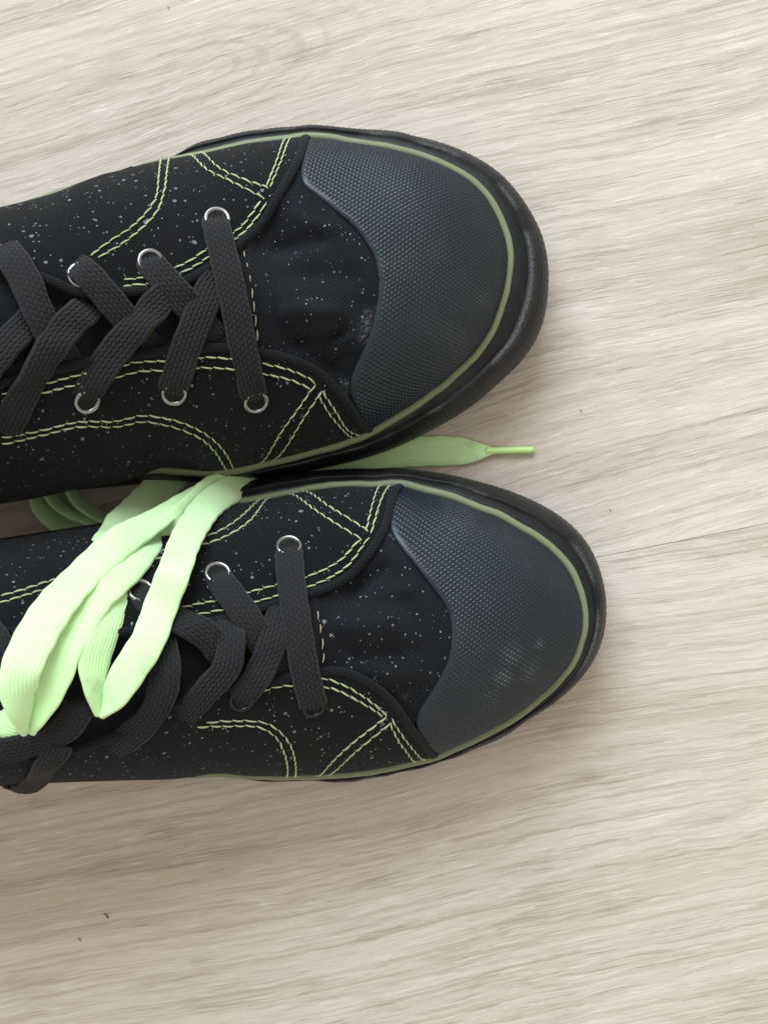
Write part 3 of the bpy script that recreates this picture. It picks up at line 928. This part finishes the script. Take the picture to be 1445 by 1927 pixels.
# ------------------------------------------------------------------ traced data: far sneaker (upper in the photograph)
A = dict(
    label='upper black speckled sneaker, its black laces bare, a green lace end below its toe',
    base=(300, 620),
    stripe=[(252, 321), (302, 307), (349, 297.5), (388, 290), (465, 272), (504, 266.5), (540, 262), (577.5, 257.6), (615, 260), (655, 266), (732, 278), (810, 299.5),
            (868, 326.6), (907, 357.6), (930, 390.5), (946, 425), (956.5, 460), (959, 499), (953.5, 538), (942, 580), (922, 629), (895, 666), (849, 712),
            (810, 743), (752, 782), (698, 813), (655, 830.6), (577, 854), (500, 872), (465, 880), (395, 890), (349, 886), (302, 884)],
    edge_top=[(-330, 520, 46), (-200, 475, 46), (-100, 442, 45), (0, 411, 44), (120, 376, 42), (190, 348, 38)],
    edge_bot=[(-330, 985, 46), (-200, 972, 46), (-100, 957, 45), (0, 938, 44), (62, 928, 43), (167, 906, 39), (240, 895, 33)],
    crown=[(985, 36), (930, 43), (850, 48.5), (760, 52), (680, 54.5), (600, 57), (520, 60.5), (440, 64), (360, 67), (280, 70), (200, 73.5), (100, 78), (0, 83), (-150, 91), (-330, 100)],
    q_top=[(577, 262), (564, 301), (546, 336), (522, 373), (492, 418), (457, 452), (426, 483), (388, 509), (349, 530), (310, 543), (271, 551), (232, 549), (155, 553), (116, 540), (85, 527), (0, 505), (-120, 490), (-330, 500)],
    q_bot=[(694, 817), (670, 782), (643, 743), (616, 716), (589, 695), (550, 677), (500, 664), (426, 653), (368, 654), (318, 657), (271, 664), (232, 671), (167, 679), (128, 689), (58, 705), (0, 720), (-120, 745), (-330, 790)],
    valley_x=490, valley_y=560,
    cap_rear=[(577, 258), (566, 300), (564, 325), (570, 348), (597, 371), (636, 402), (667, 429), (690, 460), (705, 488), (711, 518), (711, 550), (705, 588), (694, 632), (675, 674), (661, 708), (657, 736), (663, 763), (684, 801), (697, 815)],
    cap_centre=(800, 510), scuff=[(745, 365, 4, 0.25), (770, 400, 5, 0.2), (715, 500, 2, 0.3), (900, 560, 3, 0.3), (860, 640, 4, 0.2)], dia_ang=(60, 125, 0.00125, 0.00105),
    outer=[(355, 292), (372, 280), (426, 264.6), (484, 253), (540, 247), (585, 244), (655, 248), (732, 255), (810, 270), (868, 290), (926, 323), (965, 359.5), (1000, 410), (1019, 452), (1029, 500), (1029, 550), (1023, 600), (1000, 654),
           (946, 712), (888, 763), (830, 798), (771, 829), (694, 858), (616, 877), (560, 889), (494, 900), (440, 904)],
    crease=(600, 580), folds=[(520, 470, 600, 450, 2.5, -1.6), (545, 590, 620, 588, 2.6, 1.7), (560, 640, 640, 625, 2.2, -1.8), (625, 655, 660, 640, 1.6, 1.2), (590, 665, 650, 705, 1.8, -1.5), (540, 520, 660, 520, 2.6, -0.8), (560, 410, 620, 430, 2.2, 0.8)],
    wear=[(696, 590, 1.5, 0.6), (690, 612, 1.9, 0.75), (684, 634, 1.6, 0.7), (652, 725, 1.5, 0.7), (650, 742, 1.8, 0.8), (656, 760, 1.4, 0.6), (566, 330, 1.0, 0.5)],
)
A['stripe_full'] = A['stripe'] + [(200, 893), (80, 905), (-100, 935), (-300, 965), (-480, 965), (-600, 925), (-660, 850), (-670, 760), (-645, 670), (-580, 600), (-460, 550), (-300, 512), (-100, 440), (80, 375), (170, 345)]

B = dict(
    label='black speckled sneaker with lime green laces draped over its tongue, lower one of the pair',
    base=(300, 1220),
    stripe=[(360, 966), (419, 950), (499, 937), (557, 925), (606, 917), (654, 912), (700, 913), (751, 911), (795, 921), (843, 933), (891, 951), (939, 970), (977, 990.5), (1012, 1013), (1044, 1038),
            (1069, 1067), (1087, 1102), (1098, 1140), (1099, 1178), (1092, 1210), (1079, 1242), (1056, 1274), (1018, 1312), (970, 1347), (923, 1376), (875, 1399), (819, 1424), (765, 1437), (713, 1448),
            (661, 1455), (609, 1458.5), (540, 1461), (471, 1460), (419, 1455)],
    edge_top=[(-330, 1075, 47), (-200, 1057, 47), (-100, 1042, 46), (0, 1027, 45), (120, 1009, 42), (200, 997, 37), (290, 982, 31)],
    edge_bot=[(-330, 1478, 47), (-200, 1474, 47), (-100, 1468, 46), (0, 1463, 45), (108, 1458.5, 45), (250, 1455, 42), (332, 1452.7, 35)],
    crown=[(1130, 36), (1070, 43), (990, 48.5), (900, 52), (820, 54.5), (740, 57), (660, 60.5), (580, 64), (500, 67), (420, 70), (340, 74), (240, 79), (140, 84), (0, 90), (-150, 97), (-330, 104)],
    q_top=[(753, 916), (737, 946), (730, 977), (718, 1008), (699, 1036), (675, 1063), (647, 1088), (613, 1107), (578, 1119), (523, 1137), (492, 1146), (419, 1167), (395, 1172), (330, 1180), (250, 1190), (150, 1195), (0, 1190), (-330, 1180)],
    q_bot=[(819, 1423), (796, 1394), (772, 1367), (748, 1336), (724, 1308), (696, 1285), (661, 1268), (627, 1261), (604, 1262), (557, 1270), (464, 1287), (395, 1293), (350, 1312), (310, 1328), (277, 1346), (221, 1376), (166, 1396), (100, 1412), (0, 1420), (-330, 1430)],
    valley_x=610, valley_y=1190,
    cap_rear=[(752, 912), (738, 946), (730, 978), (737, 1006), (754, 1032), (780, 1064), (805, 1096), (827, 1124), (842, 1150), (848, 1178), (848, 1210), (842, 1242), (829, 1271), (808, 1306), (789, 1334), (781, 1357), (785, 1382), (802, 1404), (821, 1424)],
    cap_centre=(940, 1165), scuff=[(942, 1272, 2.6, 0.95), (958, 1232, 3, 0.6), (990, 1262, 3.5, 0.45), (1008, 1210, 1.2, 0.8), (855, 985, 6, 0.4), (920, 1310, 4, 0.3)], dia_ang=(54, 123, 0.00130, 0.00105),
    outer=[(380, 925), (500, 897), (560, 890), (620, 884), (700, 881), (780, 883.5), (843, 893), (907, 908), (955, 923), (1002, 942), (1044, 965), (1076, 990), (1101, 1019), (1120, 1057), (1133, 1102), (1137, 1146),
           (1134, 1178), (1125, 1216), (1104, 1252), (1076, 1287), (1034, 1322), (986, 1353), (939, 1382), (891, 1405), (821, 1430), (764, 1446), (696, 1460), (644, 1465.5), (620, 1464)],
    crease=(720, 1200), folds=[(660, 1120, 720, 1075, 2.6, -1.7), (650, 1175, 740, 1165, 3.0, 1.4), (690, 1115, 770, 1110, 2.0, 0.7), (670, 1230, 780, 1225, 2.6, -1.1), (700, 1265, 780, 1275, 2.2, 0.9), (740, 1310, 775, 1345, 1.6, -1.0)],
    wear=[(733, 992, 1.4, 0.9), (738, 1004, 1.2, 0.7), (760, 1310, 1.0, 0.5), (742, 1340, 1.2, 0.4)],
)
B['stripe_full'] = B['stripe'] + [(300, 1452), (150, 1450), (-100, 1458), (-300, 1466), (-460, 1450), (-560, 1400), (-600, 1320), (-595, 1230), (-540, 1140), (-440, 1090), (-300, 1075), (-100, 1045), (100, 1015), (250, 990)]

def build(d, bumps):
    s = Shoe(d)
    s.bumps = [(*s.hit([x], [y])[0, :2], r * MM, h * MM) for x, y, r, h in bumps]
    s.base()
    s.toe_cap()
    s.sole()
    s.quarter(d['q_top'], 1)
    s.quarter(d['q_bot'], -1)
    # tongue between the quarters
    return s

shoeA = build(A, [(510, 445, 8, -4.5), (590, 592, 8, 3.0), (622, 672, 5, -3.4), (548, 640, 5, -2.6), (655, 630, 4, 1.0), (600, 500, 5, -1.2), (540, 560, 5, 0.9), (650, 700, 3, 0.8), (640, 520, 8, 0.6)])
shoeB = build(B, [(672, 1105, 8, -4.4), (690, 1180, 7, 2.2), (640, 1235, 5, -1.6), (725, 1235, 5, -1.2), (740, 1150, 5, -1.0), (758, 1305, 6, -1.8), (770, 1210, 8, 0.6)])

def tongue(s, front_x, seam):
    e1 = catmull(s.ea, 0.001); e2 = catmull(s.eb, 0.001)
    x = np.linspace(s.xl + 0.001, front_x, 110)
    pa = np.interp(x, np.sort(e1[:, 0]), e1[np.argsort(e1[:, 0]), 1]) / R
    pb = np.interp(x, np.sort(e2[:, 0]), e2[np.argsort(e2[:, 0]), 1]) / R
    k = np.linspace(-0.02, 1.02, 60)
    X = np.repeat(x[:, None], 60, 1)
    PH = pb[:, None] + (pa - pb)[:, None] * k[None]
    p = s.S(X, PH, 0.0, s.sink(X, PH) - 0.0009)
    p[-1, :, 2] -= 0.0015
    new_obj('tongue', p.reshape(-1, 3), grid_faces(110, 60), M['tongue'], s.root)

tongue(shoeA, shoeA.hit([478], [570])[0, 0], None)
tongue(shoeB, shoeB.hit([604], [1190])[0, 0], None)

# ---- seams
T = M['thread']
for rows in (
    [[(555, 266), (531, 309), (509, 359)], [(545, 268), (521, 313), (502, 357)]],
    [[(500, 385), (477, 414), (446, 449), (391, 488), (353, 511), (283, 536), (232, 542)], [(489, 382), (465, 412), (444, 437), (388, 474), (349, 499), (271, 525), (225, 532)]],
    [[(364, 297), (411, 324), (457, 346), (504, 361)], [(343, 304), (388, 327), (434, 350), (465, 365), (496, 379)]],
    [[(320, 309), (316, 336), (310, 371), (296, 406), (267, 437), (232, 464), (186, 491)], [(304, 311), (300, 348), (294, 383), (271, 414), (240, 441), (209, 460), (172, 487)]],
    [[(0, 739), (95, 716), (163, 699), (240, 681), (302, 676), (376, 670), (426, 672), (494, 682), (539, 693), (577, 708), (597, 724)],
     [(0, 752), (87, 734), (163, 716), (240, 699), (298, 693), (372, 689), (422, 690), (496, 700), (550, 713), (590, 731)]],
    [[(603, 730), (628, 766), (651, 800), (680, 822)], [(595, 735), (616, 770), (640, 798), (665, 825)]],
    [[(591, 718), (558, 763), (523, 811), (481, 867)], [(603, 730), (562, 790), (504, 862)]],
    [[(0, 817), (77, 803), (155, 787), (232, 782), (333, 784), (368, 798), (403, 821), (426, 848), (436, 877)],
     [(0, 829), (77, 812), (155, 796), (232, 793), (330, 796), (372, 813), (403, 840), (418, 863), (423, 878)]],
):
    shoeA.seam(rows, T)
for rows in (
    [[(735, 925), (710, 970), (697, 1011)], [(718, 925), (700, 960), (686, 1011)]],
    [[(694, 1016), (655, 1060), (620, 1087), (578, 1108), (523, 1124), (480, 1136), (419, 1150), (384, 1157), (257, 1165)], [(676, 1020), (641, 1053), (613, 1072), (577, 1089), (520, 1105), (468, 1119), (409, 1134), (367, 1142), (257, 1152)]],
    [[(564, 933), (613, 958), (655, 984), (691, 1006)], [(538, 939), (585, 963), (637, 997), (682, 1023)]],
    [[(509, 945), (478, 984), (447, 1008), (402, 1029), (371, 1038), (300, 1060), (190, 1090), (83, 1118), (44, 1130), (0, 1143)], [(493, 946), (467, 973), (436, 997), (402, 1015), (372, 1024), (304, 1046), (190, 1078), (90, 1104), (44, 1119), (0, 1131)]],
    [[(732, 1345), (755, 1377), (779, 1405), (802, 1424)], [(729, 1352), (748, 1387), (765, 1408), (784, 1427)]],
    [[(462, 1293), (528, 1276), (604, 1274), (627, 1280), (661, 1294), (696, 1317), (724, 1341)], [(462, 1303), (528, 1287), (601, 1288), (627, 1293), (661, 1308), (696, 1328), (720, 1345)]],
    [[(724, 1341), (689, 1368), (655, 1394), (620, 1427), (590, 1453)], [(731, 1353), (699, 1379), (661, 1410), (627, 1441), (611, 1454)]],
    [[(385, 1353), (419, 1349), (471, 1349), (499, 1353), (526, 1369), (544, 1391), (554, 1419), (553, 1452)], [(367, 1361), (419, 1358), (471, 1358), (495, 1363), (520, 1381), (533, 1405), (540, 1429), (536, 1453)]],
):
    shoeB.seam(rows, T)
shoeA.seam([[(456, 470), (471, 530), (479, 588), (486, 650)]], M['cream'], 0.0026, 0.0012, 0.0002, 0.0004)
shoeB.seam([[(590, 1122), (599, 1164), (606, 1205), (608, 1254)]], M['cream'], 0.0026, 0.0012, 0.0002, 0.0004)

# ---- eyelets
for x, y in ((407, 415), (281, 494), (150, 520), (479, 751), (326, 735), (159, 750)):
    shoeA.eyelet(x, y)
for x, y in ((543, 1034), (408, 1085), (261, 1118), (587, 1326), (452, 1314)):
    shoeB.eyelet(x, y, 0.0035 if y > 1300 else 0.0038, 'shaded_metal' if y > 1300 else 'metal')  # bottom row takes the nickel with shade painted in

# ---- black laces, strap by strap (photo x, photo y, height above the upper in mm)
for pts in (
    [(428, 515, 1.0), (405, 530, 2.0), (387, 566, 3.2), (368, 610, 3.6), (349, 660, 3.6), (336, 700, 3.2), (326, 728, 2.6), (325, 742, 0.8)],
    [(281, 486, 0.8), (286, 497, 2.8), (310, 525, 3.6), (337, 555, 3.4), (362, 584, 2.2), (395, 625, 0.6), (420, 660, -2.5)],
    [(352, 533, -4.0), (332, 543, -1.0), (312, 556, 2.6), (296, 572, 4.2), (270, 600, 4.8), (236, 637, 4.4), (190, 697, 3.6), (165, 738, 2.8), (158, 758, 0.8)],
    [(140, 498, 0.8), (155, 506, 3.6), (192, 546, 4.0), (228, 589, 3.0), (262, 630, 0.8), (300, 680, -3.5)],
    [(178, 556, -4.5), (166, 578, -1.0), (150, 592, 3.0), (134, 606, 4.6), (112, 634, 5.0), (94, 660, 4.8), (62, 716, 4.2), (32, 770, 3.4), (10, 815, 2.0)],
    [(5, 465, 1.4), (23, 484, 3.6), (50, 530, 4.2), (70, 577, 4.0), (88, 615, 3.0), (120, 670, 0.6), (150, 720, -3.0)],
    [(90, 560, -4.5), (60, 600, -0.5), (20, 640, 3.5), (-20, 690, 4.2), (-70, 770, 3.6), (-110, 820, 2.0)],
    [(-140, 440, 1.4), (-110, 490, 3.8), (-80, 560, 4.0), (-30, 640, 2.4), (0, 700, 0.0)],
    [(405, 410, 0.8), (408, 424, 2.8), (422, 483, 4.2), (442, 573, 4.4), (456, 646, 4.2), (467, 698, 3.6), (477, 742, 2.6), (480, 756, 0.6)],
):
    shoeA.strap(pts)
for pts in (
    [(545, 1125, 0.0), (530, 1150, 2.0), (518, 1192, 3.4), (508, 1225, 3.6), (486, 1270, 3.6), (464, 1303, 2.8), (452, 1322, 0.8)],
    [(408, 1078, 0.8), (414, 1090, 2.8), (443, 1130, 3.8), (471, 1171, 3.4), (494, 1212, 2.0), (520, 1250, 0.4), (545, 1290, -1.2)],
    [(436, 1160, -1.0), (432, 1182, 3.4), (435, 1212, 4.6), (426, 1258, 4.6), (396, 1294, 4.0), (360, 1336, 2.6), (338, 1356, 0.6), (318, 1368, -3.5)],
    [(256, 1110, 0.8), (275, 1125, 3.0), (299, 1144, 3.6), (346, 1170, 4.0), (388, 1195, 3.6), (412, 1222, 1.8), (436, 1262, -0.5)],
    [(300, 1200, 0.0), (306, 1222, 3.6), (311, 1262, 5.2), (306, 1304, 5.2), (288, 1346, 4.6), (249, 1384, 3.2), (205, 1414, 1.0), (170, 1428, -3.5)],
    [(150, 1318, 0.5), (150, 1334, 3.6), (126, 1370, 5.4), (84, 1395, 5.4), (42, 1408, 5.0), (0, 1415, 4.6), (-60, 1420, 3.0)],
    [(-40, 1165, 1.0), (-20, 1190, 3.2), (-5, 1215, 3.8), (5, 1250, 3.2), (20, 1290, 1.0)],
):
    shoeB.strap(pts)
shoeB.strap([(542, 1030, 0.8), (544, 1044, 2.8), (549, 1098, 4.2), (559, 1171, 4.6), (572, 1252, 4.4), (582, 1298, 3.6), (589, 1322, 2.6), (591, 1334, 0.6)])
# loop of the lace hanging over the edge of the near sneaker
lp = [(112, 1405, 7), (101, 1424, 7.5), (88, 1444, 8), (72, 1468, 64), (52, 1484, 58), (28, 1485, 54), (12, 1472, 55), (5, 1452, 58), (14, 1434, 60)]
pp = np.array([shoeB.hit([x], [y], z * MM)[0] if z < 20 else P(x, y, z * MM) for x, y, z in lp])
nn = unit(np.array([(0.3, -0.2, 1), (0.35, -0.25, 1), (0.4, -0.35, 0.9), (0.4, -0.6, 0.8), (0.1, -0.85, 0.5), (-0.35, -0.8, 0.3), (-0.8, -0.3, 0.2), (-0.85, 0.1, 0.2), (-0.8, 0.2, 0.3)]))
ribbon('lace_strap', pp, nn, np.zeros(len(lp)), 0.0072, 'braid', M['lace'], shoeB.root)

# ------------------------------------------------------------------ lime laces
green = thing('shoelace', 'lime green flat shoelace looped over the lower sneaker, tagged end between the toes', 'shoelace', tuple(P(330, 920, 0)))
def strand(pts, width=0.0100, name='lace_strand', taper=None, parent=green):
    """(x, y, z mm, roll deg) — z given as ('b', lift) rides on the near sneaker"""
    out, nr, rl = [], [], []
    for q in pts:
        x, y, z = q[:3]
        rl.append(q[3] if len(q) > 3 else 0.0)
        if isinstance(z, tuple):
            p = shoeB.hit([x], [y], z[1] * MM)[0]
            u = shoeB.to_param(p[None])
            n = unit(shoeB.N(u[:, 0], u[:, 1] / R)[0] + np.array([0, 0, 1.2]))
        else:
            p = P(x, y, z * MM); n = np.array([0, 0, 1.0])
        out.append(p); nr.append(n)
    return ribbon(name, np.array(out), np.array(nr), rl, width, 'rib', M['green'], parent, 0.00048, taper)
L = lambda v: ('b', v)
# broad strand rising out of the gap under the far sneaker
strand([(375, 840, 5), (350, 868, 8), (326, 892, 13), (302, 918, 19), (277, 944, 27), (252, 968, 37), (230, 988, 47), (216, 1012, 55), (196, 1050, 60)], 0.0108)
# left half of the big loop
strand([(510, 890, 8), (470, 901, 15), (425, 911, 26, -10), (388, 925, 34, -25), (340, 947, 45, -30), (286, 982, 57, -18), (222, 1022, 69, -8), (158, 1080, L(9), -6), (100, 1145, L(10), -4), (60, 1212, L(11), -2), (40, 1262, L(12), 4), (36, 1302, L(11), 22), (44, 1342, L(9), 50), (51, 1374, L(6), 72)], 0.0098,
       taper=[1, 1, .9, .75, .7, .8, 0.95, 1.0, 1.05, 1.05, 1.0, 0.95, .75, .4])
# right half of the big loop
strand([(440, 910, 24), (400, 926, 32, 10), (350, 955, 46, 35), (328, 976, 52, 22), (302, 1003, L(5), 10), (274, 1036, L(6), 6), (246, 1068, L(6), 4), (212, 1097, L(6.5), 3), (180, 1124, L(6), 2), (150, 1170, L(6), 0), (123, 1214, L(6.5), 0), (105, 1262, L(7), 0), (86, 1308, L(7), -12), (65, 1350, L(6), -40), (55, 1374, L(5), -68)], 0.0094,
       taper=[1, 1, .6, .6, .65, .75, .85, .92, 1, 1, 1, 1, .9, .7, .4])
# right strand
strand([(530, 880, 6), (495, 897, 12), (458, 911, 21), (424, 927, 32), (393, 950, 43), (366, 986, 56), (347, 1022, 66), (327, 1078, 77), (303, 1140, L(7)), (278, 1208, L(7.5)), (246, 1258, L(7.5), -8), (214, 1310, L(6.5), -25), (190, 1345, L(5), -65)], 0.0088,
       taper=[1, 1, 1, 1, 1, 1, 1, 1, 1, 1, 1, .85, .35])
# leaf on the left of the V
strand([(240, 1080, L(2), 10), (214, 1140, L(3), 25), (193, 1200, L(4.5), 35), (179, 1246, L(5), 35), (180, 1285, L(5), 40), (187, 1343, L(4.5), 68)], 0.0094, taper=[.8, .9, 1, 1, .8, .35])
# bit at the frame's left edge
strand([(-80, 1345, 82), (-30, 1352, 84), (5, 1360, 85), (30, 1367, 85), (50, 1374, 84)], 0.0080)
# loops standing on edge on the floor
strand([(76, 890, 8, 70), (73, 930, 8, 66), (80, 955, 8, 62), (102, 977, 8, 58), (133, 995, 7, 50), (188, 997, 6, 45), (240, 985, 5, 40)], 0.0088)
strand([(100, 890, 9, 80), (96, 926, 9, 78), (111, 949, 9, 76), (133, 963, 9, 74), (166, 975, 8, 70), (205, 988, 8, 65), (245, 990, 7, 60)], 0.0085)
strand([(140, 885, 10, 82), (136, 917, 10, 80), (144, 938, 10, 78), (163, 955, 10, 74), (205, 977, 9, 70), (250, 985, 9, 65)], 0.0085)
# tail with its tag
tail = strand([(540, 905, 1.2), (628, 877, 1.2), (690, 862, 1.2), (740, 853, 1.3), (810, 849, 1.3), (860, 849, 1.4), (892, 850, 1.7), (912, 849, 1.9), (926, 848, 1.9)], 0.0098, 'lace_end',
              taper=[1, 1, 1, 1, 1, .93, .7, .42, .24])
ag = catmull(np.array([P(914, 849, 1.9 * MM), P(960, 847.5, 1.6 * MM), P(1004, 846.5, 1.5 * MM)]), 0.001)
v, f = tube(ag, 0.00118, 14)
o = new_obj('aglet', v, f, M['aglet'], green)
o.parent = tail; o.location = green.location - green.location

# ------------------------------------------------------------------ crumbs on the floor
for x, y, sz, lab in ((200, 1722, 5.0, 'curled brown crumb on the bare floor at the lower left, longest speck'), (150, 1768, 3.0, 'tiny dark brown crumb, lowest one on the floor'),
                      (1148, 960, 2.0, 'tiny dark crumb on the floor right of the lower toe, near the plank joint'), (1092, 773, 2.2, 'tiny brown crumb on the floor right of the upper toe'),
                      (317, 14, 2.2, 'tiny dark crumb on the floor at the very top edge')):
    k = catmull(np.array([P(x - sz, y - 2, 0.35 * MM), P(x, y - 1, 0.7 * MM), P(x + sz * 0.7, y + sz, 0.35 * MM)]), 0.0001)
    v, f = tube(k, np.linspace(0.5, 1, len(k)) * sz * 0.000055, 6)
    o = new_obj('crumb', v, f, M['crumb'])
    o['label'] = lab; o['category'] = 'crumb'; o['group'] = 'crumbs on the floor'
